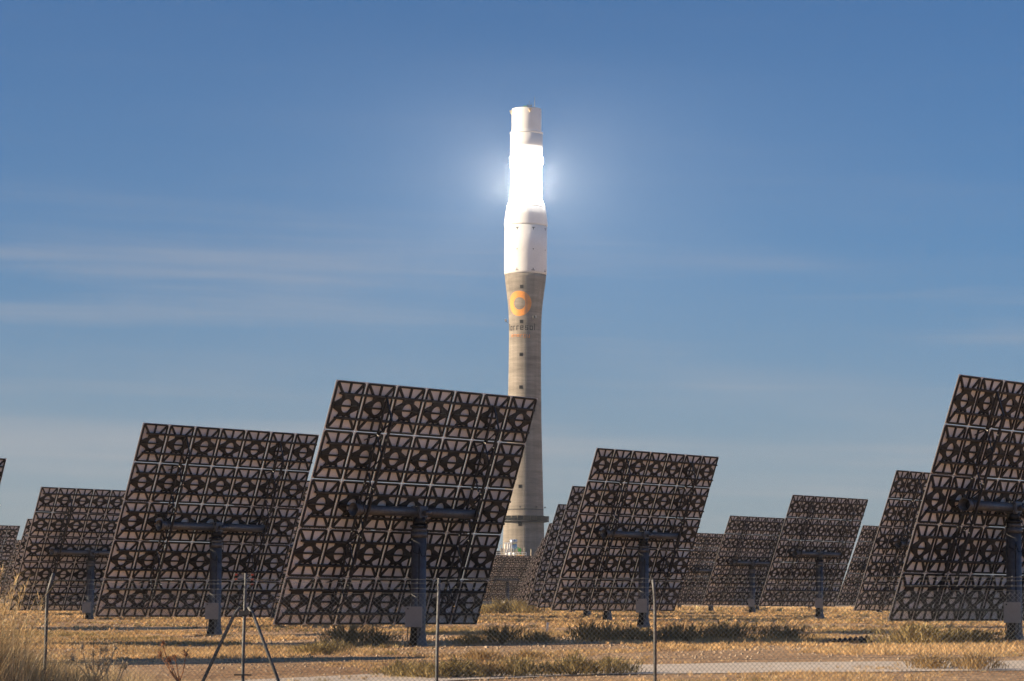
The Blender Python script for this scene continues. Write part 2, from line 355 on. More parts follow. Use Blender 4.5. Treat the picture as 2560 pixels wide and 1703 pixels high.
def truss_meshes():
    zi, zo = 0.215, 0.78
    bm = bmesh.new(); bar(bm, (0, 4.55, zi), (0, -4.55, zi), 0.07, 0.07); inner = new_mesh('inner_chord', bm, 'purlin')
    bm = bmesh.new(); bar(bm, (0, 3.75, zo), (0, -3.75, zo), 0.085, 0.085); bar(bm, (0, 3.73, zo), (0, 4.5, zi), 0.06, 0.06); bar(bm, (0, -3.73, zo), (0, -4.5, zi), 0.06, 0.06)
    outer = new_mesh('outer_chord', bm, 'purlin')
    bm = bmesh.new(); y = 3.7; k = 0; 
    while y > -3.7:
        y2 = y - 0.74; a, b = ((0, y, zo), (0, y2, zi)) if k % 2 == 0 else ((0, y, zi), (0, y2, zo))
        bar(bm, a, b, 0.045, 0.045); bar(bm, (0.05, y2, zi - 0.05), (-0.55 if k % 4 == 0 else 0.35, y2 - 0.25, 0.11), 0.035, 0.035)
        if k % 2 == 0: box(bm, (-0.03, y2 - 0.03, zi + 0.03), (0.03, y2 + 0.03, zi + 0.075), 1)
        else: box(bm, (-0.025, y2 - 0.03, zo + 0.0), (0.05, y2 + 0.03, zo + 0.05), 1)
        y = y2; k += 1
    web = new_mesh('bracing', bm, ['purlin', 'galv_bright'])
    return inner, outer, web
def tube_half(s):
    bm = bmesh.new(); lathe(bm, [(0.195, 0.30), (0.195, 3.26)], 24)
    lathe(bm, [(0.235, 3.26), (0.235, 3.31)], 24); lathe(bm, [(0.23, 0.26), (0.23, 0.31)], 24)
    if s < 0: lathe(bm, [(0.20, 3.31), (0.27, 3.74), (0.255, 3.74), (0.185, 3.31)], 24, cap=False)
    for k in range(6): box(bm, (-0.205, -0.02, 0.6 + k * 0.45), (-0.19, 0.02, 0.63 + k * 0.45))
    xform(bm, Matrix.Rotation(math.radians(90 * s), 4, 'Y')); return new_mesh('torque_tube', bm, 'galv')
def cone_inside():
    bm = bmesh.new(); lathe(bm, [(0.183, 3.33), (0.183, 3.34)], 24); xform(bm, Matrix.Rotation(math.radians(-90), 4, 'Y')); return new_mesh('tube_end', bm, 'black')
def pylon_mesh():
    bm = bmesh.new(); h = PIV
    lathe(bm, [(0.42, -0.6), (0.42, 0.0), (0.40, 0.06), (0.34, 0.30), (0.305, 0.62), (0.305, h - 1.02)], 28)
    lathe(bm, [(0.335, h - 1.02), (0.335, h - 0.80)], 28); lathe(bm, [(0.30, h - 0.80), (0.30, h - 0.62)], 28)
    for k in range(12):
        a = 2 * math.pi * k / 12; box(bm, (0.325 * math.cos(a) - .02, 0.325 * math.sin(a) - .02, h - 0.83), (0.325 * math.cos(a) + .02, 0.325 * math.sin(a) + .02, h - 0.77))
    return new_mesh('pylon', bm, 'galv')
def drive_mesh():
    bm = bmesh.new(); h = PIV
    lathe(bm, [(0.36, h - 0.62), (0.36, h - 0.52)], 28, 1); lathe(bm, [(0.25, h - 0.52), (0.27, h - 0.2)], 24, 1)
    box(bm, (-0.24, -0.26, h - 0.26), (0.24, 0.26, h + 0.24), 0, 0.05)
    r = lathe(bm, [(0.10, -0.2), (0.12, 0.2)], 16, 0)
    bmesh.ops.transform(bm, matrix=Matrix.Translation((0.12, -0.36, h - 0.02)) @ Matrix.Rotation(math.radians(80), 4, 'Y'), verts=[v for q in r for v in q])
    return new_mesh('drive_unit', bm, ['drive', 'black'])
def cabinet_mesh():
    bm = bmesh.new(); box(bm, (-0.47, -0.62, 0.80), (0.19, -0.34, 1.62), 0, 0.012); box(bm, (-0.40, -0.63, 1.50), (-0.34, -0.615, 1.56), 1)
    box(bm, (-0.30, -0.36, 0.95), (0.10, -0.25, 1.45), 0)
    return new_mesh('control_cabinet', bm, ['cabinet', 'black'])
def cavity_dark_mesh():
    bm = bmesh.new(); pts = []
    for z, r in ((0.07, 0.408), (0.32, 0.346), (0.62, 0.315), (0.84, 0.312)):
        pts.append([bm.verts.new((r * math.sin(math.radians(a)), -r * math.cos(math.radians(a)), z)) for a in range(-62, 8, 10)])
    for A, B in zip(pts, pts[1:]):
        for k in range(len(A) - 1): bm.faces.new((A[k], A[k + 1], B[k + 1], B[k]))
    bmesh.ops.solidify(bm, geom=bm.faces[:], thickness=-0.012)
    return new_mesh('cavity_dark_plate', bm, 'black')  # black plate on the pylon paints in the dark of the open cavity
def conduit_mesh():
    bm = bmesh.new(); box(bm, (0.02, -0.33, 1.6), (0.055, -0.295, PIV - 1.45)); return new_mesh('cable_conduit', bm, 'black')
def cable_meshes():
    h = PIV; out = []
    for pts, r in (([(0.26, -0.25, h - 0.45), (0.38, -0.33, h - 0.8), (0.36, -0.36, h - 1.4), (0.27, -0.37, h - 1.78), (0.14, -0.38, h - 1.76), (0.06, -0.35, h - 1.5), (0.05, -0.33, h - 1.4)], 0.016),
                   ([(-0.26, -0.25, h - 0.5), (-0.30, -0.20, h - 1.2), (-0.2, -0.28, h - 1.6), (0.0, -0.33, h - 1.68), (0.04, -0.33, h - 1.55)], 0.013),
                   ([(-0.36, -0.45, 0.81), (-0.40, -0.42, 0.55), (-0.36, -0.40, 0.2), (-0.36, -0.38, 0.0)], 0.02), ([(0.12, -0.45, 0.81), (0.10, -0.42, 0.5), (0.0, -0.42, 0.3)], 0.02)):
        bm = bmesh.new(); tube(bm, pts, r, 6); out.append(new_mesh('cable', bm, 'black'))
    return out
MS = dict(facet=facet_mesh(), frame=frame_mesh(), purlin=purlin_mesh(), tl=tube_half(-1), tr=tube_half(1), end=cone_inside(), pylon=pylon_mesh(),
          drive=drive_mesh(), cab=cabinet_mesh(), door=cavity_dark_mesh(), cond=conduit_mesh(), cable=cable_meshes())
MS['inner'], MS['outer'], MS['web'] = truss_meshes()

def heliostat(x, y, label, z=None):
    z0 = z; z = gz(x, y) if z is None else z
    root = tag(empty('heliostat', (x, y, z)), label, 'heliostat', 'heliostats of the solar field')
    piv = Vector((x, y, z + PIV)); t = (REC - piv).normalized(); n = (SUN + t).normalized()
    if z0 is None: n = (n + Vector((random.uniform(-.006, .006), random.uniform(-.006, .006), random.uniform(-.006, .006)))).normalized()
    h = Vector((n.y, -n.x, 0)).normalized(); u = h.cross(n)
    R = Matrix(((h.x, u.x, -n.x), (h.y, u.y, -n.y), (h.z, u.z, -n.z))).to_4x4()
    T = Matrix.Translation((0, 0, PIV)) @ R                # tilting frame at the pivot, local z to the back
    F = T @ Matrix.Translation((0, 0, -OFF))               # the mirror plane
    rz = Matrix.Rotation(math.radians(random.uniform(-6, 6)), 4, 'Z')
    link('pylon', MS['pylon'], root, rz); 
    py = root.children[0]
    link('control_cabinet', MS['cab'], root, rz); link('cavity_dark_plate', MS['door'], root, rz); link('cable_conduit', MS['cond'], root, rz); 
    for c_ in MS['cable']: link('cable', c_, root, rz)
    link('drive_unit', MS['drive'], root, Matrix.Rotation(math.atan2(h.y, h.x), 4, 'Z'))
    a = link('torque_tube', MS['tl'], root, T); link('torque_tube', MS['tr'], root, T); link('tube_end', MS['end'], a)
    for k in range(5):
        yc = (2 - k) * PY
        for s in (0.49, -0.49): link('purlin', MS['purlin'], root, F @ Matrix.Translation((random.uniform(-.03, .03), yc + s, 0)))
        for c in range(7):
            j = Matrix.Rotation(math.radians(random.uniform(-.25, .25)), 4, 'X') @ Matrix.Rotation(math.radians(random.uniform(-.25, .25)), 4, 'Y')
            f = link('facet', MS['facet'], root, F @ Matrix.Translation(((c - 3) * PX, yc, random.uniform(-.004, .004))) @ j)
            link('facet_frame', MS['frame'], f)
    for s in (-1, 1):
        tr = link('truss', MS['outer'], root, F @ Matrix.Translation((s * 3.12, 0, 0)))
        link('inner_chord', MS['inner'], tr); link('bracing', MS['web'], tr)
    return root
HEL = [
 (-3.68, 108.86, -0.25, 'large near heliostat just left of the tower foot, its whole back seen'),
 (-14.77, 135.91, -0.19, 'second largest whole heliostat, left neighbour of the one before the tower'),
 (7.94, 161.44, 0.21, 'heliostat standing alone against the sky just right of the tower'),
 (20.16, 108.48, 0.10, 'large near heliostat cut off by the right edge of the picture'),
 (-32.37, 209.11, -0.29, 'middle-distance heliostat at far left, partly hidden by the second largest one'),
 (26.55, 232.85, 0.47, 'whole middle-distance heliostat left of the big one cut by the right edge'),
 (-35.37, 159.46, None, 'heliostat at the left edge of which only the upper right corner shows'),
 (-64.53, 323.82, None, 'distant heliostat at the left edge with its two right columns showing'),
 (-50.21, 303.16, None, 'distant heliostat whose left edge peeps out left of the middle-distance one'),
 (-52.55, 248.28, None, 'heliostat barely touching the left edge below the corner of a bigger one'),
 (-71.72, 408.03, None, 'farthest heliostat at far left, a sliver between two nearer ones'),
 (7.67, 213.42, None, 'first heliostat behind the one right of the tower, its left columns showing'),
 (7.22, 254.18, None, 'second in the row receding behind the heliostat right of the tower'),
 (7.22, 316.86, None, 'third in the row receding behind the heliostat right of the tower'),
 (7.10, 385.61, None, 'fourth in the row receding behind the heliostat right of the tower'),
 (6.91, 440.85, None, 'fifth in the row receding behind the heliostat right of the tower'),
 (6.57, 475.72, None, 'last in the row receding behind the heliostat right of the tower'),
 (25.65, 287.57, None, 'heliostat half hidden behind the left side of the whole one at right'),
 (28.66, 186.05, None, 'tall heliostat tucked behind the big one cut by the right edge'),
 (43.56, 320.11, None, 'small distant heliostat in the gap between two taller ones at right'),
 (26.22, 354.18, None, 'lowest distant heliostat between the lone one and the half hidden one'),
 (-0.51, 512.71, None, 'bluish far heliostat at the tower foot, left of the pipework platform'),
 (0.61, 605.35, None, 'farthest heliostat, directly below the pipework platform'),
 (-4.6, 560.0, None, 'far heliostat at the tower foot behind the right edge of the largest one'),
 (-40.0, 262.0, None, 'heliostat behind the middle-distance one at far left, seen only underneath it'),
 (-20.0, 232.0, None, 'heliostat hidden behind the second largest one, seen only underneath it'),
 (34.0, 380.0, None, 'heliostat glimpsed underneath the whole middle-distance one at right'),
 (45.0, 275.0, None, 'heliostat hidden behind the tall tucked one at right, seen only underneath'),
 (14.5, 290.0, None, 'heliostat glimpsed underneath the lone one right of the tower'),
 (-8.0, 240.0, None, 'heliostat behind the largest one, seen only through the slits between its facets'),
 (-14.5, 200.0, None, 'heliostat behind the gap of the two largest ones, seen only underneath and through slits'),
 (-3.0, 640.0, None, 'farthest heliostat at the left foot of the tower, low behind the others'),
 (5.2, 560.0, None, 'far heliostat at the right foot of the tower beside the receding row'),
 (-28.5, 110.0, None, 'heliostat beyond the left edge whose shadow reaches the largest pylon'),
 (-40.5, 79.0, None, 'heliostat beyond the left edge whose shadow crosses the foreground at left'),
]
for x, y, z, lab in HEL: heliostat(x, y, lab, z)
for x, y in ((-62, 455), (-48, 430), (-36, 470), (-24, 440), (-13, 480), (18, 450), (30, 480), (41, 450), (53, 480), (65, 450), (77, 470), (-75, 500)):
    heliostat(x, y, 'far heliostat glimpsed as a dark strip underneath the nearer heliostats')

# ------------------------------------------------------------------ tower
TW = tag(empty('solar_tower', TOWER + Vector((0.3, 0, 0))), 'tall concrete solar tower with white top and blazing receiver', 'tower')
TW.scale = (1, 1, 0.9938)
PXM = lambda p, z: p * (0.11021 + z * 1.42e-5)
def r_at(z):
    zs = [0, 19.22, 28.53, 50.32, 63.89, 73.61, 79.65, 83.79, 88.16, 92.4, 93.0]
    rs = [6.20, 5.70, 5.40, 4.75, 4.52, 4.46, 4.50, 4.72, 5.26, 5.80, 5.84]
    return float(np.interp(z, zs, rs))
def smooth_prof(z0, z1, n): return [(np.mean([r_at(min(93, max(0, z + d))) for d in (-1.6, -.8, 0, .8, 1.6)]), z) for z in np.linspace(z0, z1, n)]
SEG = 96
def tpart(name, prof, m, cap=True, parent=TW):
    bm = bmesh.new(); lathe(bm, prof, SEG, 0, cap); return link(name, new_mesh(name, bm, m), parent)
shaft = tpart('shaft', [(r, z) for r, z in smooth_prof(-1, 92.9, 90)], 'concrete')
def surf(z): return float(np.interp(z, [p[1] for p in smooth_prof(-1, 92.9, 90)], [p[0] for p in smooth_prof(-1, 92.9, 90)]))
tpart('cladding', [(5.84, 92.92), (5.94, 93.6), (5.95, 100.0), (5.93, 106.9)], 'white_paint')
tpart('shoulder', [(6.06, 106.7), (6.10, 106.9), (6.08, 107.15), (5.85, 109.4), (5.40, 112.25), (4.35, 114.7), (4.25, 114.84)], 'white_paint')
tpart('shoulder_seam', [(5.43, 112.22), (5.45, 112.3), (5.40, 112.38)], 'white_paint')
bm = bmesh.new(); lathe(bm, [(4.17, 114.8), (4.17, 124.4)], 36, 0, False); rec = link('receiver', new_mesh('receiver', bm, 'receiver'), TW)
M['flange_glow'] = M['receiver'].copy(); M['flange_glow'].name = 'spill_light_glow'; M['flange_glow'].node_tree.nodes['Principled BSDF'].inputs['Emission Strength'].default_value = 12.0  # flange glow stands for spilled mirror beams; the flange itself gives no light
tpart('lower_flange', [(4.68, 124.36), (4.70, 126.2), (4.53, 126.3)], 'flange_glow')
tpart('heat_shield', [(4.52, 126.25), (4.53, 133.0)], 'white_paint')
tpart('seam_ring', [(4.55, 127.55), (4.56, 127.75)], 'cream')
tpart('upper_flange', [(4.55, 132.8), (4.64, 133.0), (4.64, 133.3), (4.2, 133.45)], 'white_paint')
cap_ = tpart('top_drum', [(4.16, 133.3), (4.16, 139.9), (4.10, 140.0), (4.04, 139.9), (4.04, 138.5)], 'white_paint', False)
tpart('drum_floor', [(4.05, 138.4), (4.05, 138.5)], 'white_paint')
bm = bmesh.new(); tube(bm, [(2.2, -1.2, 138.4), (2.2, -1.2, 143.4)], 0.05, 6, radii=[0.13, 0.06]); link('lightning_rod', new_mesh('lightning_rod', bm, 'galv'), TW)
bm = bmesh.new(); tube(bm, [(0.75, -2.2, 138.4), (0.75, -2.2, 141.6)], 0.03, 5); box(bm, (0.65, -2.3, 141.6), (0.85, -2.1, 141.9)); link('anemometer', new_mesh('anemometer', bm, 'galv'), TW)
bm = bmesh.new(); box(bm, (0.2, -4.3, 139.9), (0.4, -3.2, 140.7)); box(bm, (1.1, -4.25, 139.9), (1.3, -3.2, 140.5)); bar(bm, (0.1, -4.2, 140.2), (1.6, -4.2, 140.35), 0.15, 0.15); bar(bm, (0.3, -4.0, 139.4), (1.4, -4.1, 140.8), 0.1, 0.1)
link('hoist', new_mesh('hoist', bm, 'dark_steel'), TW)
bm = bmesh.new()
for s in (0, 1):
    pass
def bracket(ang):
    bm = bmesh.new(); v = [bm.verts.new(p) for p in ((-0.55, -4.18, 139.5), (0.55, -4.18, 139.5), (0, -4.18, 138.4), (-0.5, -4.75, 139.5), (0.5, -4.75, 139.5), (0, -4.5, 138.6))]
    for f in ((0, 1, 4, 3), (0, 3, 5, 2), (1, 2, 5, 4), (3, 4, 5)): bm.faces.new([v[i] for i in f])
    xform(bm, Matrix.Rotation(ang, 4, 'Z')); return link('rim_bracket', new_mesh('rim_bracket', bm, 'cream'), TW)
bracket(math.radians(12)); bracket(math.radians(-86))
bm = bmesh.new(); box(bm, (-0.9, -3.9, 139.9), (0.1, -3.4, 140.35), 0, 0.05); link('green_housing', new_mesh('green_housing', bm, 'green'), TW)
# wrap flat shapes round the shaft; ang in rad from the camera-facing line, positive to the right
def wrap(pts_quads, ang0, z0, name, m, lift=0.03, rad=None, step=0.35, parent=TW):
    bm = bmesh.new()
    for (x0, y0, x1, y1) in pts_quads:
        nx_ = max(1, int(abs(x1 - x0) / step)); ny_ = max(1, int(abs(y1 - y0) / step)); g = []
        for j in range(ny_ + 1):
            row = []
            for i in range(nx_ + 1):
                sx_ = x0 + (x1 - x0) * i / nx_; z = z0 + y0 + (y1 - y0) * j / ny_; rr = (rad or surf(z)); a = ang0 + sx_ / (rad or surf(z0)); r = rr + lift
                row.append(bm.verts.new((r * math.sin(a), -r * math.cos(a), z)))
            g.append(row)
        for j in range(ny_):
            for i in range(nx_): bm.faces.new((g[j][i], g[j][i + 1], g[j + 1][i + 1], g[j + 1][i]))
    bmesh.ops.solidify(bm, geom=bm.faces[:], thickness=0.02 if lift < .1 else 0.05)
    return link(name, new_mesh(name, bm, m), parent)
for zc in (89.02, 79.34, 70.15, 61.02, 51.87, 42.66, 33.43, 22.97, 14.0):
    r = surf(zc); a = math.asin(max(-1, min(1, PXM(-9.3, zc) / r)))
    w = wrap([(-0.5, -0.5, 0.5, 0.5)], a, zc, 'window', 'dark_steel', 0.05, step=0.5)
    wrap([(-0.40, -0.40, 0.40, 0.40)], a, zc, 'pane', 'window', 0.075, step=0.5, parent=w)
# ring logo
bm = bmesh.new(); a0, z0 = math.radians(-20.5), 84.4; g = []; rc = surf(z0)
for ro in np.linspace(1.72, 3.5, 6):
    row = []
    for k in range(64):
        t = 2 * math.pi * k / 64; z = z0 + ro * math.sin(t); a = a0 + ro * 0.98 * math.cos(t) / rc; r = surf(z) + 0.035; row.append(bm.verts.new((r * math.sin(a), -r * math.cos(a), z)))
    g.append(row)
for A, B in zip(g, g[1:]):
    for k in range(64): bm.faces.new((A[k], B[k], B[(k + 1) % 64], A[(k + 1) % 64]))
link('ring_emblem', new_mesh('ring_emblem', bm, 'orange_paint'), TW)
# square stroke lettering
def letters(word, h, w, s, asc):
    Q = []; x = 0
    for ch in word:
        if ch == 'o': q = [(0, 0, w, s), (0, h - s, w, h), (0, s, s, h - s), (w - s, s, w, h - s)]; adv = w
        elif ch == 'r': q = [(0, 0, s, h), (s, h - s, w * .75, h)]; adv = w * .75
        elif ch == 'e': q = [(0, 0, w, s), (0, h - s, w, h), (0, s, s, h - s), (s, h / 2 - s / 2, w - s, h / 2 + s / 2), (w - s, h / 2 - s / 2, w, h - s)]; adv = w
        elif ch == 's': q = [(0, 0, w, s), (0, h - s, w, h), (0, h / 2 - s / 2, w, h / 2 + s / 2), (0, h / 2 + s / 2, s, h - s), (w - s, s, w, h / 2 - s / 2)]; adv = w
        elif ch == 'l': q = [(0, 0, s, asc)]; adv = s
        elif ch == 'T': q = [(w * .5 - s / 2, 0, w * .5 + s / 2, asc - s), (0, asc - s, w, asc)]; adv = w
        elif ch == 'n': q = [(0, 0, s, h), (s, h - s, w, h), (w - s, 0, w, h - s)]; adv = w
        elif ch == 'g': q = [(0, 0, w, s), (0, h - s, w, h), (0, s, s, h - s), (w - s, -h * .4, w, h - s), (0, -h * .4 - s, w, -h * .4), (w - s, s, w, h - s)]; adv = w
        elif ch == 'y': q = [(0, s, s, h), (0, 0, w, s), (w - s, -h * .4, w, h), (0, -h * .4 - s, w, -h * .4)]; adv = w
        Q += [(a + x, b, c + x, d) for a, b, c, d in q]; x += adv + s * 1.55
    return Q, x - s * 1.55
Q, tot = letters('Torresol', 1.26, 0.96, 0.25, 1.9)
wrap([(a - tot / 2, b, c - tot / 2, d) for a, b, c, d in Q], math.radians(-22.5), 77.0, 'lettering', 'ink', 0.03, step=0.2)
Q, tot = letters('energy', 0.66, 0.62, 0.13, 1.0)
wrap([(a * 1.25 - tot * .625, b, c * 1.25 - tot * .625, d) for a, b, c, d in Q], math.radians(-20), 75.15, 'small_lettering', 'orange_paint', 0.03, step=0.15)
# brackets on the cladding
for k in range(8):
    a = math.radians(-24 + 44.4 * k)
    wrap([(-0.5, 0, 0.5, 0.16), (-0.09, -0.55, 0.09, 0)], a, 105.6, 'upper_bracket', 'dark_steel', 0.04, 5.95)
    wrap([(-0.18, -0.06, 0.18, 0.06), (-0.06, -0.2, 0.06, 0.2)], a, 99.6, 'anchor', 'dark_steel', 0.04, 5.95)
    wrap([(-0.5, -0.16, 0.5, 0), (-0.09, 0, 0.09, 0.55)], a, 93.75, 'lower_bracket', 'dark_steel', 0.04, 5.945)
# gallery
gal = tpart('gallery', [(5.4, 23.5), (7.0, 23.85), (7.05, 24.05), (5.4, 24.05)], 'dark_steel', False)
for k in range(24):
    a = 2 * math.pi * k / 24; bm = bmesh.new(); lathe(bm, [(6.95, 24.1), (6.95, 25.35)], 4, 0, False, a + 0.01, a + 2 * math.pi / 24 - 0.01); bmesh.ops.solidify(bm, geom=bm.faces[:], thickness=0.05)
    link('railing_panel', new_mesh('railing_panel', bm, 'rail_panel'), gal)
tpart('ring_band', [(surf(27.0) + .0, 27.0), (surf(27.0) + .09, 27.05), (surf(27.2) + .09, 27.2), (surf(27.3), 27.25)], 'dark_steel', False)
def flood(ang, z, name='floodlight'):
    bm = bmesh.new(); r = surf(z); bar(bm, (0, -r, z - 0.6), (0, -r - 0.8, z), 0.1, 0.1); box(bm, (-0.45, -r - 1.1, z - 0.1), (0.25, -r - 0.6, z + 0.55), 0, 0.08); box(bm, (0.26, -r - 1.15, z), (0.42, -r - 0.7, z + 0.6), 1)
    xform(bm, Matrix.Rotation(ang, 4, 'Z')); return link(name, new_mesh(name, bm, ['dark_steel', 'galv_bright']), TW)
flood(math.radians(28), 80.4); flood(math.radians(-88), 79.8)
for a in (-60, -10, 35, 78): 
    bm = bmesh.new(); r = surf(27.3); bar(bm, (0, -r + .1, 27.3), (0, -r - 0.5, 27.7), 0.07, 0.07); box(bm, (-0.2, -r - 0.7, 27.6), (0.2, -r - 0.4, 28.0)); xform(bm, Matrix.Rotation(math.radians(a), 4, 'Z')); link('small_lamp', new_mesh('small_lamp', bm, 'dark_steel'), TW)
bm = bmesh.new(); 
for x_ in (-0.25, 0.25): tube(bm, [(x_, -surf(z) - 0.06, z) for z in np.linspace(0, 92, 30)], 0.035, 5)
xform(bm, Matrix.Rotation(math.radians(2), 4, 'Z')); link('cable_run', new_mesh('cable_run', bm, 'rail_panel'), TW)

# turbine hall behind the tower
HB = tag(empty('turbine_hall', (3, 775, 0)), 'low slate blue industrial hall behind the foot of the tower', 'building')
bm = bmesh.new(); box(bm, (-12.5, -6, -0.5), (13, 14, 15.6)); link('wall', new_mesh('wall', bm, 'blue_wall'), HB)
bm = bmesh.new(); box(bm, (-12.8, -6.3, 15.6), (13.3, 14.3, 16.0)); link('parapet', new_mesh('parapet', bm, 'dark_steel'), HB)
for k in range(12):
    bm = bmesh.new(); box(bm, (-12.3 + k * 2.12, -6.06, 0.2), (-10.3 + k * 2.12, -5.995, 15.2)); link('cladding_panel', new_mesh('cladding_panel', bm, 'blue_wall'), HB)

# pipework platform before the tower
PP = tag(empty('process_platform', (0.2, 712, 0)), 'steel platform with tanks, pipes and a green valve at the tower foot', 'platform')
def pp(name, f, m, parent=PP):
    bm = bmesh.new(); f(bm); return link(name, new_mesh(name, bm, m), parent)
Z0 = 13.4
for x_ in (-2.6, 3.6):
    for y_ in (-2, 3): pp('leg', lambda b: box(b, (x_ - .15, y_ - .15, -.3), (x_ + .15, y_ + .15, Z0 - .3)), 'cream')
for x_ in (-0.6, 0.6, 1.8): pp('post', lambda b: box(b, (x_ - .06, -2.08, 8), (x_ + .06, -1.95, Z0 - .55)), 'silver')
deck = pp('deck', lambda b: box(b, (-3.9, -2.4, Z0 - .3), (4.0, 3.2, Z0)), 'cream')
pp('beam', lambda b: box(b, (-2.9, -2.35, Z0 - 1.0), (4.0, -2.1, Z0 - .65)), 'cream')
pp('beam', lambda b: box(b, (-2.9, -2.3, Z0 - 1.55), (4.0, -2.1, Z0 - 1.35)), 'cream')
pp('floor_plate', lambda b: box(b, (-2.7, -1.9, Z0 - 3.6), (3.6, 3.0, Z0 - 3.4)), 'dark_steel')
pp('enclosure', lambda b: box(b, (-2.3, -1.5, Z0 - 3.4), (3.3, 2.8, Z0 - 1.6)), 'dark_steel')
for z_ in (0.55, 1.1): 
    pp('handrail', lambda b: (bar(b, (-3.85, -2.35, Z0 + z_), (3.95, -2.35, Z0 + z_), .09, .09), bar(b, (-3.85, -2.35, Z0 + z_), (-3.85, 3.1, Z0 + z_), .09, .09), bar(b, (3.95, -2.35, Z0 + z_), (3.95, 3.1, Z0 + z_), .09, .09)), 'white_paint', deck)
for x_ in np.linspace(-3.85, 3.95, 9): pp('stanchion', lambda b: box(b, (x_ - .04, -2.39, Z0), (x_ + .04, -2.31, Z0 + 1.1)), 'white_paint', deck)
def cyl(b, x, y, z0, z1, r, seg=20, dome=0.2):
    q = lathe(b, [(r, z0), (r, z1), (r * .8, z1 + dome * .7), (r * .3, z1 + dome)], seg); bmesh.ops.translate(b, vec=(x, y, 0), verts=[v for k in q for v in k])
pp('tank', lambda b: (cyl(b, 0.75, 0.5, Z0, Z0 + 3.4, 0.75), cyl(b, 0.55, 0.5, Z0 + 3.4, Z0 + 4.5, 1.02, dome=.12)), 'silver')
for x_, h_ in ((-1.55, 3.3), (-0.9, 3.5), (-0.4, 3.2)): pp('column', lambda b: cyl(b, x_, -0.4, Z0, Z0 + h_, 0.2, 12), 'white_paint')
pp('manifold', lambda b: (bar(b, (-1.9, -0.4, Z0 + 3.55), (0.2, -0.4, Z0 + 3.55), .35, .35), bar(b, (-1.5, -0.6, Z0 + 1.0), (0.0, -0.6, Z0 + 2.4), .14, .14)), 'white_paint')
pp('riser', lambda b: (bar(b, (-2.85, -1, Z0), (-2.85, -1, Z0 + 3.0), .12, .12), bar(b, (-2.85, -1, Z0 + 3.0), (-2.1, -1, Z0 + 3.0), .12, .12), box(b, (-2.7, -.9, Z0), (-2.0, -.2, Z0 + 2.2))), 'cream')
pp('vessel', lambda b: (cyl(b, -0.3, -1.4, Z0, Z0 + 0.9, 0.4, 16), cyl(b, 0.7, -1.5, Z0, Z0 + 0.9, 0.35, 16), cyl(b, -1.3, -1.3, Z0, Z0 + .7, .3, 12)), 'white_paint')
def valve(b):
    for k in range(6):
        a = math.pi * k / 3; bar(b, (2.2, -0.8, Z0 + 1.8), (2.2 + .62 * math.cos(a), -0.8, Z0 + 1.8 + .62 * math.sin(a)), .18, .22)
    q = lathe(b, [(0.38, -0.2), (0.38, 0.2)], 14); bmesh.ops.transform(b, matrix=Matrix.Translation((2.2, -0.9, Z0 + 1.8)) @ Matrix.Rotation(math.pi / 2, 4, 'X'), verts=[v for k in q for v in k])
    box(b, (2.3, -.9, Z0 + .7), (2.55, -.7, Z0 + 1.7)); box(b, (1.4, -.95, Z0 + 2.2), (2.0, -.75, Z0 + 2.45))
pp('valve', valve, 'green')
pp('tray', lambda b: box(b, (1.5, -1.9, Z0 + .05), (3.4, -.6, Z0 + .5), 0, .05), 'tray')
pp('mast', lambda b: (tube(b, [(5.2, 0, 0), (5.2, 0, Z0 + 2.0)], .07), tube(b, [(3.4, -2, Z0), (3.4, -2, Z0 + 2.4)], .05)), 'cream')

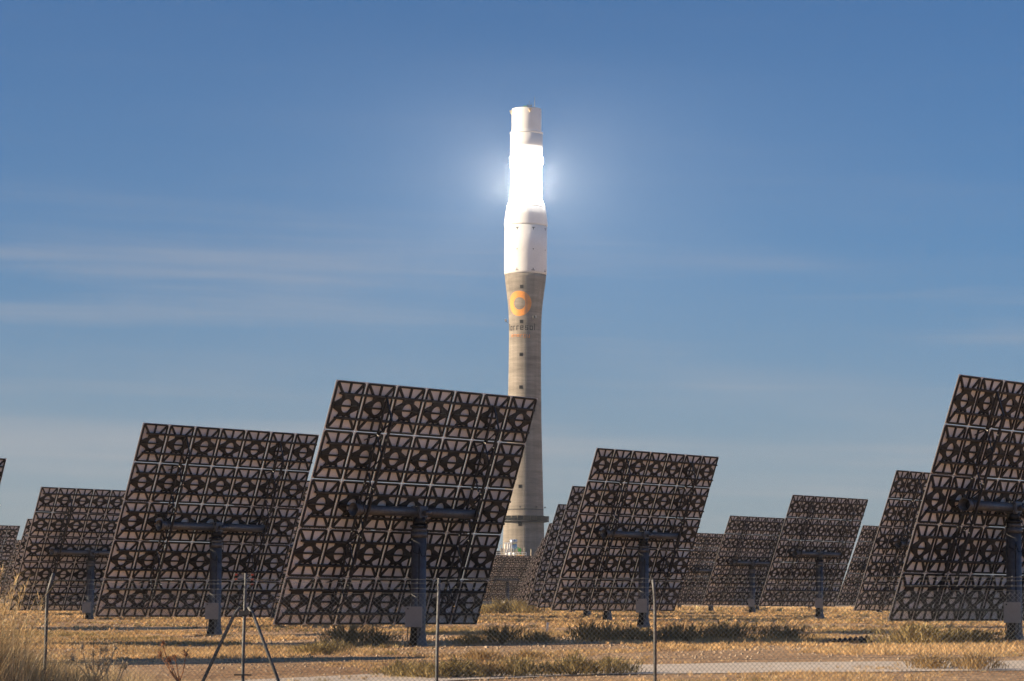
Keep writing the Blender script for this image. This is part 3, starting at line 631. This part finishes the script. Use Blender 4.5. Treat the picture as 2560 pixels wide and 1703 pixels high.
# ------------------------------------------------------------------ chain link fence
def fence_line(x): return 40.0 + 0.07 * (x + 7)
FZ = lambda x: -0.42 + 0.012 * (x + 7)
FE = tag(empty('chain_link_fence', (0, fence_line(0), FZ(0))), 'chain link fence with barbed wire on galvanised posts along the foreground', 'fence')
fo = Vector((0, fence_line(0), FZ(0)))
PO = [(-6.86, 2.38, 'bent'), (-3.94, 2.355, 'tripod'), (-1.08, 2.27, 'straight'), (2.17, 2.235, 'lean'), (8.2, 2.2, 'straight')]
for x, h, kind in PO:
    y = fence_line(x); b0 = Vector((x, y, gz(x, y))) - fo; zt = FZ(x) + h - fo.z
    bm = bmesh.new(); r = 0.024
    if kind == 'bent': pts = [b0 + Vector((0, 0, -.3)), b0 + Vector((0.03, 0, 0.9)), b0 + Vector((0.035, 0, zt - b0.z - .33)), b0 + Vector((0.06, -.03, zt - b0.z - .24)), b0 + Vector((0.14, -.12, zt - b0.z - .02))]
    elif kind == 'lean': pts = [b0 + Vector((0.01, 0, -.3)), b0 + Vector((0.0, 0, zt - b0.z - .35)), b0 + Vector((-0.01, -.02, zt - b0.z - .22)), b0 + Vector((-0.035, -.1, zt - b0.z))]
    else: pts = [b0 + Vector((0, 0, -.3)), b0 + Vector((0, 0, 1.2)), b0 + Vector((0.012, 0, zt - b0.z - .4)), b0 + Vector((0.02, -.02, zt - b0.z))]
    tube(bm, pts, r, 12); lathe_top = pts[-1]
    po = link('post', new_mesh('post', bm, 'post', True), FE)
    if kind == 'tripod':
        for s, dx, dy in ((-1, -0.95, 0.10), (1, 0.86, -0.18)):
            bm = bmesh.new(); tube(bm, [b0 + Vector((s * 0.06, 0, zt - b0.z - .50)), b0 + Vector((s * 0.13, dy * .1, zt - b0.z - .58)), b0 + Vector((dx * 1.05, dy, -.2))], 0.024, 10); link('stay', new_mesh('stay', bm, 'post', True), FE)
        for k, zz in enumerate((-.02, -.09, -.16)):
            bm = bmesh.new(); bar(bm, b0 + Vector((-.10, -.02, zt - b0.z + zz)), b0 + Vector((.12, -.02, zt - b0.z + zz)), .016, .016)
            for s in (-.12, .12): box(bm, tuple(b0 + Vector((s - .025, -.045, zt - b0.z + zz - .018))), tuple(b0 + Vector((s + .025, .0, zt - b0.z + zz + .018))), 1 if s > 0 or k < 2 else 0, .005)
            link('wire_tensioner', new_mesh('wire_tensioner', bm, ['galv', 'red']), po)
        bm = bmesh.new(); bar(bm, b0 + Vector((-.13, -.035, .78)), b0 + Vector((.13, -.035, .78)), .02, .02); bar(bm, b0 + Vector((-.13, -.035, .42)), b0 + Vector((.13, -.035, .42)), .02, .02)
        box(bm, tuple(b0 + Vector((-.07, -.05, zt - b0.z - .62))), tuple(b0 + Vector((.07, .03, zt - b0.z - .55)))); link('clamp', new_mesh('clamp', bm, 'dark_steel'), po)
XL, XR = -9.5, 9.5
bounds = [XL] + [p[0] for p in PO] + [XR]
for a, b in zip(bounds, bounds[1:]):
    bm = bmesh.new(); P_ = 0.072; hgt = 2.03
    n0 = int(math.floor((a - hgt) / P_)); n1 = int(math.ceil((b + hgt) / P_)); rw = 0.0038
    for k in range(n0, n1):
        for s in (1, -1):
            x0 = k * P_; p0 = (x0, 0.0); p1 = (x0 + s * hgt, hgt)
            t0, t1 = 0.0, 1.0
            for lim, sg in ((a, 1), (b, -1)):
                d0 = sg * (p0[0] - lim); d1 = sg * (p1[0] - lim)
                if d0 < 0 and d1 < 0: t0 = 2
                elif d0 < 0: t0 = max(t0, d0 / (d0 - d1))
                elif d1 < 0: t1 = min(t1, d0 / (d0 - d1))
            if t1 - t0 < .01: continue
            A, B = [Vector((p0[0] + (p1[0] - p0[0]) * t, fence_line(p0[0] + (p1[0] - p0[0]) * t) + s * 0.003, FZ(p0[0] + (p1[0] - p0[0]) * t) + 0.0 + hgt * t)) - fo for t in (t0, t1)]
            bar(bm, A, B, rw, rw)
    link('wire_mesh', new_mesh('wire_mesh', bm, 'wire'), FE)
for z_, barb in ((2.045, False), (1.05, False), (0.05, False), (2.125, True), (2.205, True), (2.26, True)):
    bm = bmesh.new(); xs = np.arange(XL, XR + .01, .5)
    pts = [Vector((x, fence_line(x) - (0.06 if barb else 0), FZ(x) + z_ + .008 * math.sin(x * 2.1 + z_ * 9))) - fo for x in xs]; tube(bm, pts, 0.0024, 4)
    if barb:
        for x in np.arange(XL, XR, .14):
            c = Vector((x, fence_line(x) - .06, FZ(x) + z_)) - fo; bar(bm, c + Vector((-.012, 0, -.014)), c + Vector((.012, 0, .014)), .004, .004); bar(bm, c + Vector((.012, 0, -.012)), c + Vector((-.012, 0, .012)), .004, .004)
    link('barbed_wire' if barb else 'tension_wire', new_mesh('wire', bm, 'wire'), FE)

# ------------------------------------------------------------------ vegetation
def blades_mesh(name, bx, by, bz, h, w, lean, ang, tint, mname, curve=0.5):
    """one bent two-segment blade per entry (numpy arrays)"""
    n = len(bx); ca, sa = np.cos(ang), np.sin(ang); fa = ang + RNG.uniform(0.6, 2.4, n); cw, sw = np.cos(fa), np.sin(fa)
    V = np.zeros((n, 5, 3), np.float32)
    mid = 0.55
    for i, (t, ww) in enumerate(((0, 1), (0, -1), (mid, .7), (mid, -.7), (1, 0))):
        out = lean * h * (t * (1 - curve) + curve * t * t)
        V[:, i, 0] = bx + ca * out + cw * w * ww * .5; V[:, i, 1] = by + sa * out + sw * w * ww * .5
        V[:, i, 2] = bz + h * t * np.sqrt(np.maximum(0.05, 1 - (lean * t * .7) ** 2))
    base = (np.arange(n) * 5)[:, None]
    tri = np.concatenate([base + np.array([[0, 1, 3]]), base + np.array([[0, 3, 2]]), base + np.array([[2, 3, 4]])], 1).reshape(-1, 3)
    me = bpy.data.meshes.new(name); me.vertices.add(n * 5); me.vertices.foreach_set('co', V.ravel())
    nt = len(tri); me.loops.add(nt * 3); me.loops.foreach_set('vertex_index', tri.ravel().astype(np.int32))
    me.polygons.add(nt); me.polygons.foreach_set('loop_start', np.arange(0, nt * 3, 3, dtype=np.int32)); 
    at = me.attributes.new('tint', 'FLOAT_COLOR', 'POINT'); C = np.ones((n, 5, 4), np.float32); C[:, :, :3] = tint[:, None, :]; at.data.foreach_set('color', C.ravel())
    me.materials.append(M[mname]); me.update(calc_edges=True); me.validate(); return me
def tint_mix(n, a, b, sd=0.16):
    t = RNG.uniform(0, 1, n)[:, None]; c = np.array(a) * (1 - t) + np.array(b) * t
    return np.clip(c * (1 + RNG.normal(0, sd, n))[:, None], 0.01, 0.95).astype(np.float32)
GOLD_A, GOLD_B = (0.48, 0.315, 0.15), (0.85, 0.605, 0.32)
def on_track(x, y):
    return (np.abs(y - track_c(x)) < 4.4) & (smooth_noise(x * 3.1, y * 2.0, 9) + RNG.uniform(-.3, .3, np.shape(x)) < 0.42)
def grass_field(name, y0, y1, n_tuft, per, hmin, hmax, w, thr, label, seed):
    yy = np.sqrt(RNG.uniform(y0 * y0, y1 * y1, n_tuft)); xx = RNG.uniform(-0.215, 0.215, n_tuft) * yy
    dens = smooth_noise(xx * 2.0, yy * 1.1, seed) + 0.45 * smooth_noise(xx * 7, yy * 5, seed + 1) + RNG.uniform(-.35, .35, n_tuft)
    keep = (dens > thr) & ~on_track(xx, yy); xx, yy, dens = xx[keep], yy[keep], dens[keep]; n = len(xx)
    hs = RNG.uniform(hmin, hmax, n) * (0.75 + 0.35 * np.clip(dens, 0, 1)); tn = tint_mix(n, GOLD_A, GOLD_B) * (1.0 + 0.22 * smooth_noise(xx * 1.1, yy * 1.3, seed + 5))[:, None].astype(np.float32)
    green = (smooth_noise(xx * 1.7 + 5, yy * 2.1, seed + 7) + RNG.uniform(-.4, .4, n)) > 0.62; tn[green] = tint_mix(int(green.sum()), (0.24, 0.19, 0.08), (0.40, 0.31, 0.14))
    bx = np.repeat(xx, per) + RNG.normal(0, 0.09, n * per) * np.repeat(hs, per) * 3; by = np.repeat(yy, per) + RNG.normal(0, 0.09, n * per) * np.repeat(hs, per) * 3
    h = np.repeat(hs, per) * RNG.uniform(.55, 1.1, n * per); ww = w * (np.repeat(yy, per) / 80) ** .6
    me = blades_mesh(name, bx, by, ground_z(bx, by) - .02, h, ww, RNG.uniform(.25, 1.15, n * per), RNG.uniform(0, 6.283, n * per), np.repeat(tn, per, 0) * RNG.uniform(.8, 1.15, (n * per, 1)).astype(np.float32), 'grass')
    return tag(link(name, me), label, 'grass', None, 'stuff')
grass_field('near_dry_grass', 54, 86, 15000, 10, 0.05, 0.17, 0.014, 0.38, 'sparse golden dry grass on the near ground by the track', 1)
grass_field('dry_grass', 86, 150, 42000, 10, 0.09, 0.26, 0.020, 0.10, 'golden dry grass around the pylons of the nearest heliostats', 2)
grass_field('far_dry_grass', 150, 340, 40000, 10, 0.14, 0.36, 0.032, -0.15, 'golden dry grass stretching away under the distant heliostats', 3)
grass_field('distant_dry_grass', 340, 720, 8000, 10, 0.4, 0.9, 0.05, -0.6, 'golden grass far off at the feet of the farthest heliostats', 4)
# tall grass clump by the fence at the left
n = 3800; cx = -8.4 + np.abs(RNG.normal(0, .95, n)); cyy = RNG.uniform(36.4, 39.5, n); hh = RNG.uniform(.6, 1.0, n) * np.clip(2.2 - (cx + 7.9) * 0.60, 0.7, 2.2)
hh = np.where(RNG.uniform(0, 1, n) < .85, hh * .80, hh * 1.10)
me = blades_mesh('tall_grass', cx, cyy, ground_z(cx, cyy) - .03, hh, RNG.uniform(.005, .013, n), RNG.uniform(.05, .75, n), RNG.uniform(0, 6.28, n), tint_mix(n, (0.50, 0.37, 0.19), (0.85, 0.68, 0.42), .25), 'grass')
tag(link('tall_grass', me), 'tall dry straw-coloured grass clump at the lower left by the fence', 'grass', None, 'stuff')
n = 12000; cx = RNG.uniform(-8.4, -3.2, n); cyy = RNG.uniform(37.5, 46, n); top = np.interp(cx, [-8.4, -6.8, -5.6, -4.5, -3.2], [1.3, 1.1, .78, .52, .3]) * (cyy / 42) ** 0
hh = top * RNG.uniform(.45, 1.05, n)
me = blades_mesh('verge_grass', cx, cyy, ground_z(cx, cyy) - .03, hh, np.full(n, .013), RNG.uniform(.2, .9, n), RNG.uniform(0, 6.28, n), tint_mix(n, (0.40, 0.29, 0.15), (0.74, 0.57, 0.33), .25), 'grass')
tag(link('verge_grass', me), 'tangled brown grass sloping down along the fence foot at left', 'grass', None, 'stuff')

# feathery seed stalks standing out of the clump
ns = 130; sx0 = -8.3 + np.abs(RNG.normal(0, .75, ns)); sy0 = RNG.uniform(36.8, 39.3, ns); sh = RNG.uniform(1.4, 2.1, ns) * np.clip(1.05 - (sx0 + 8.0) * .22, .5, 1.1); sl = RNG.uniform(.05, .35, ns); sa_ = RNG.uniform(-.6, 1.2, ns)
bx, by, bz, bh, bw, bl, ba = [sx0], [sy0], [ground_z(sx0, sy0)], [sh], [np.full(ns, .010)], [sl], [sa_]
for k in range(16):
    t = RNG.uniform(.68, .98, ns); o_ = sl * sh * (t * .5 + .5 * t * t); bx.append(sx0 + np.cos(sa_) * o_); by.append(sy0 + np.sin(sa_) * o_); bz.append(ground_z(sx0, sy0) + sh * t * np.sqrt(1 - (sl * t * .7) ** 2))
    bh.append(RNG.uniform(.06, .16, ns)); bw.append(np.full(ns, .012)); bl.append(RNG.uniform(.2, 1.0, ns)); ba.append(RNG.uniform(0, 6.28, ns))
cat_ = [np.concatenate(v) for v in (bx, by, bz, bh, bw, bl, ba)]
me = blades_mesh('seed_stalks', cat_[0], cat_[1], cat_[2], cat_[3], cat_[4], cat_[5], cat_[6], tint_mix(len(cat_[0]), (0.60, 0.43, 0.22), (0.90, 0.70, 0.42)), 'grass')
tag(link('seed_stalks', me), 'feathery golden seed stalks rising from the tall grass at the left edge', 'grass', None, 'stuff')
# scrub bushes
def bush_mesh(seed, w, h, nb, ca, cb):
    global RNG
    RNG = np.random.default_rng(seed); a = RNG.uniform(0, 6.283, nb); rr = np.sqrt(RNG.uniform(0, 1, nb)); lz = RNG.uniform(0, 1, nb) ** .8
    prof = np.sqrt(np.clip(1 - (lz * .92) ** 2, .05, 1)); lump = 1 + .35 * np.sin(a * 3 + seed) + .25 * np.sin(a * 7 + lz * 6) + RNG.normal(0, .13, nb)
    x = np.cos(a) * rr * prof * w * .5 * lump; y = np.sin(a) * rr * prof * w * .5 * lump; z = lz * h * .8 * (1 + .3 * np.sin(a * 2 + seed) + .2 * np.sin(a * 5 + seed * 2) + RNG.normal(0, .12, nb))
    return blades_mesh('foliage', x, y, z, RNG.uniform(.10, .30, nb), np.full(nb, .02), RNG.uniform(.1, .9, nb), a + RNG.normal(0, .8, nb), tint_mix(nb, ca, cb, .22), 'leaf')
def stem_mesh(seed, w, h):
    rr = random.Random(seed); bm = bmesh.new()
    for k in range(7):
        a = rr.uniform(0, 6.28); tube(bm, [(0, 0, -.05), (math.cos(a) * w * .12, math.sin(a) * w * .12, h * .35), (math.cos(a) * w * .3, math.sin(a) * w * .3, h * .75)], .008, 4, radii=[.012, .009, .004])
    return new_mesh('stems', bm, 'twig')
M['twig'] = mat('dry_twig', (0.22, 0.15, 0.08), 0.9, var=0.3, scale=8)
OL = ((0.22, 0.175, 0.075), (0.46, 0.355, 0.17)); DR = ((0.30, 0.20, 0.09), (0.55, 0.39, 0.19)); DK = ((0.16, 0.13, 0.06), (0.40, 0.31, 0.15))
BP = [(bush_mesh(11, 1.0, .55, 800, *OL), stem_mesh(1, 1, .55)), (bush_mesh(12, 1.3, .5, 900, *OL), stem_mesh(2, 1.3, .5)), (bush_mesh(13, 1.1, .45, 750, *DR), stem_mesh(3, 1.1, .45)), (bush_mesh(14, 1.2, .6, 900, *DK), stem_mesh(4, 1.2, .6))]
def bush(px, Y, s, kind, label):
    if Y < 70: Y += 5.0
    elif Y < 80: Y += 9.0
    x = (px - 1280) / 6754 * Y; o = tag(empty('scrub_bush', (x, Y, gz(x, Y))), label, 'bush', 'scrub bushes on the dry ground')
    o.scale = (s * random.uniform(1.0, 1.6), s * random.uniform(.9, 1.3), s * random.uniform(.5, .85)); o.rotation_euler[2] = random.uniform(-.3, .3)
    link('foliage', BP[kind][0], o); link('stems', BP[kind][1], o); return o
BU = [(1010, 62.5, .95, 0, 'olive bush left of the middle fence post, at the near edge of the track'), (1075, 61.5, 1.15, 1, 'broad olive bush just before the middle fence post'),
 (1150, 62.0, 1.2, 0, 'dense olive bush right of the middle fence post by the track'), (1225, 62.6, 1.05, 2, 'brown dried bush in the row right of the middle fence post'),
 (1300, 63.0, 1.0, 1, 'low olive bush in the middle of the track-side row'), (1385, 65, .9, 2, 'small brown bush standing on the pale track'), (1440, 63.5, 1.25, 0, 'green bush on the track left of the right fence post'),
 (1530, 64.5, 1.15, 1, 'rounded green bush nearest the right fence post, on its left'), (1210, 74, .9, 2, 'dried bush beyond the track behind the middle row'), (1330, 76, .8, 2, 'dried bush beyond the track left of the right fence post'),
 (880, 112, 1.5, 3, 'dark bush at the left foot of the largest pylon'), (960, 112.5, 1.4, 3, 'dark bush touching the largest pylon on its left'), (1180, 113, 1.3, 1, 'olive bush in shade right of the largest pylon'),
 (1260, 113.5, 1.4, 3, 'dark bush in the shaded band below the tower foot'), (1350, 114, 1.4, 1, 'olive bush in the shaded band near the white stake'), (1480, 112, 1.6, 3, 'tall dark bush in the shaded band left of the right fence post'),
 (1540, 113, 1.3, 3, 'dark bush in the shaded band close left of the right fence post'), (1610, 112, 1.4, 3, 'dark bush in the shaded band just behind the right fence post'), (1720, 112.5, 1.5, 3, 'dark bush in the shaded band right of the right fence post'),
 (1830, 113, 1.6, 3, 'spreading dark bush in the middle of the right shaded band'), (1960, 113, 1.5, 3, 'dark bush in the shaded band left of the black sheeting'), (2290, 104, 1.9, 1, 'big olive bush left of the pylon at the right edge'),
 (2360, 106, 1.7, 3, 'dark bush between the big olive bush and the right edge pylon'), (2430, 107, 1.6, 3, 'dark bush at the left foot of the right edge pylon'), (2330, 66, 1.0, 2, 'brown bush overhanging the pale track at right'),
 (2440, 64.5, 1.0, 2, 'brown bush on the track nearest the right edge'), (790, 92, .9, 1, 'low olive bush by the long shadow left of the largest heliostat'), (830, 93, 1.0, 3, 'dark bush at the right end of the long foreground shadow')]
BU += [(1215, 285, 2.6, 1, 'dark green scrub at the foot of the far heliostats left of the platform'), (1262, 287, 2.8, 3, 'dark green scrub directly below the pipework platform'), (1312, 286, 2.6, 1, 'dark green scrub at the foot of the receding heliostat row')]
for b_ in BU: bush(*b_)

# dried thistles by the fence
def thistle(px, Y, h, heads, label, seed, tone):
    rr = random.Random(seed); x = (px - 1280) / 6754 * Y; z = gz(x, Y); o = tag(empty('dried_thistle', (x, Y, z)), label, 'plant')
    bm = bmesh.new(); tops = []
    tube(bm, [(0, 0, -.05), (.02, 0, h * .3), (-.01, .01, h * .6)], .012, 6)
    for k in range(heads):
        a = rr.uniform(-1, 1) * .32; t = (a, rr.uniform(-.1, .1), h * rr.uniform(.78, 1.02)); tube(bm, [(-.01, .01, h * .5), (a * .55, 0, h * rr.uniform(.62, .7)), t], .008, 5); tops.append(t)
    link('stem', new_mesh('stem', bm, tone), o)
    for t in tops:
        bm = bmesh.new(); r = rr.uniform(.034, .052); bmesh.ops.create_icosphere(bm, subdivisions=1, radius=r * .7)
        for k in range(26):
            v = Vector((rr.gauss(0, 1), rr.gauss(0, 1), rr.gauss(.4, 1))).normalized(); bar(bm, v * r * .5, v * r * 1.7, .008, .004)
        xform(bm, Matrix.Translation(t)); link('seed_head', new_mesh('seed_head', bm, tone), o)
M['straw'] = mat('dry_straw', (0.74, 0.56, 0.34), 0.85, var=0.3, scale=30); M['rust'] = mat('rusty_stalk', (0.26, 0.11, 0.045), 0.85, var=0.3, scale=30)
thistle(250, 39.2, 1.06, 8, 'pale dried thistle with spiky heads right of the bent fence post', 5, 'straw')
thistle(292, 39.6, .90, 5, 'smaller pale thistle beside the spiky dried one at lower left', 6, 'straw')
thistle(462, 42.5, 1.16, 6, 'rust brown dried stalk with heads left of the braced fence post', 8, 'rust')

# small things on the ground
x, y = (1372 - 1280) / 6754 * 135, 135.0
bm = bmesh.new(); lathe(bm, [(.06, -.1), (.06, .58), (.04, .61)], 12); SK = link('marker_stake', new_mesh('marker_stake', bm, 'stake')); SK.location = (x, y, gz(x, y)); SK.rotation_euler = (0, math.radians(4), 0)
tag(SK, 'short white marker stake standing in the dry grass below the tower', 'stake')
x, y = (2120 - 1280) / 6754 * 110, 110.0; bm = bmesh.new(); bmesh.ops.create_grid(bm, x_segments=24, y_segments=10, size=1)
for v in bm.verts: v.co = Vector((v.co.x * .9, v.co.y * .8, .10 + .07 * math.sin(v.co.x * 9 + v.co.y * 4) + .06 * math.sin(v.co.x * 17 - v.co.y * 7) + .08 * v.co.x - .06 * v.co.y ** 2))
bmesh.ops.solidify(bm, geom=bm.faces[:], thickness=.01)
SH = link('plastic_sheeting', new_mesh('plastic_sheeting', bm, 'tarp', True)); SH.location = (x, y, gz(x, y)); tag(SH, 'crumpled black plastic sheeting lying in the shaded scrub at right', 'sheeting')
# loose stones
n = 5000; yy = np.sqrt(RNG.uniform(55 ** 2, 130 ** 2, n)); xx = RNG.uniform(-.21, .21, n) * yy; sz = RNG.uniform(.02, .07, n) * (yy / 90)
oct_ = np.array([(1, 0, 0), (0, 1, 0), (-1, 0, 0), (0, -1, 0), (0, 0, .8), (0, 0, -.8)]); tri = np.array([(0, 1, 4), (1, 2, 4), (2, 3, 4), (3, 0, 4), (1, 0, 5), (2, 1, 5), (3, 2, 5), (0, 3, 5)])
V = oct_[None] * sz[:, None, None] * RNG.uniform(.6, 1.4, (n, 6, 1)) + np.stack([xx, yy, ground_z(xx, yy)], -1)[:, None]
T_ = (np.arange(n) * 6)[:, None, None] + tri[None]
me = bpy.data.meshes.new('stones'); me.from_pydata(V.reshape(-1, 3).tolist(), [], T_.reshape(-1, 3).tolist())
M['stone'] = mat('pale_stone', (0.45, 0.34, 0.23), 0.9, var=0.4, scale=1.3); me.materials.append(M['stone']); tag(link('loose_stones', me), 'loose pale stones scattered over the bare soil', 'stones', None, 'stuff')

# ------------------------------------------------------------------ haze
bm = bmesh.new(); box(bm, (-3050, -3050, -8), (3050, 3050, 146))
hm = bpy.data.materials.new('thin_haze'); hm.use_nodes = True; t = hm.node_tree; t.nodes.clear()
pv = N(t, 'ShaderNodeVolumePrincipled'); pv.inputs['Color'].default_value = (0.86, 0.92, 1.0, 1); pv.inputs['Density'].default_value = 0.00006; pv.inputs['Anisotropy'].default_value = 0.2
om = N(t, 'ShaderNodeOutputMaterial'); L(t, pv, 0, om, 'Volume')
HZ = link('haze', new_mesh('haze', bm, hm)); tag(HZ, 'thin blue haze of the open plain', 'haze', None, 'stuff')
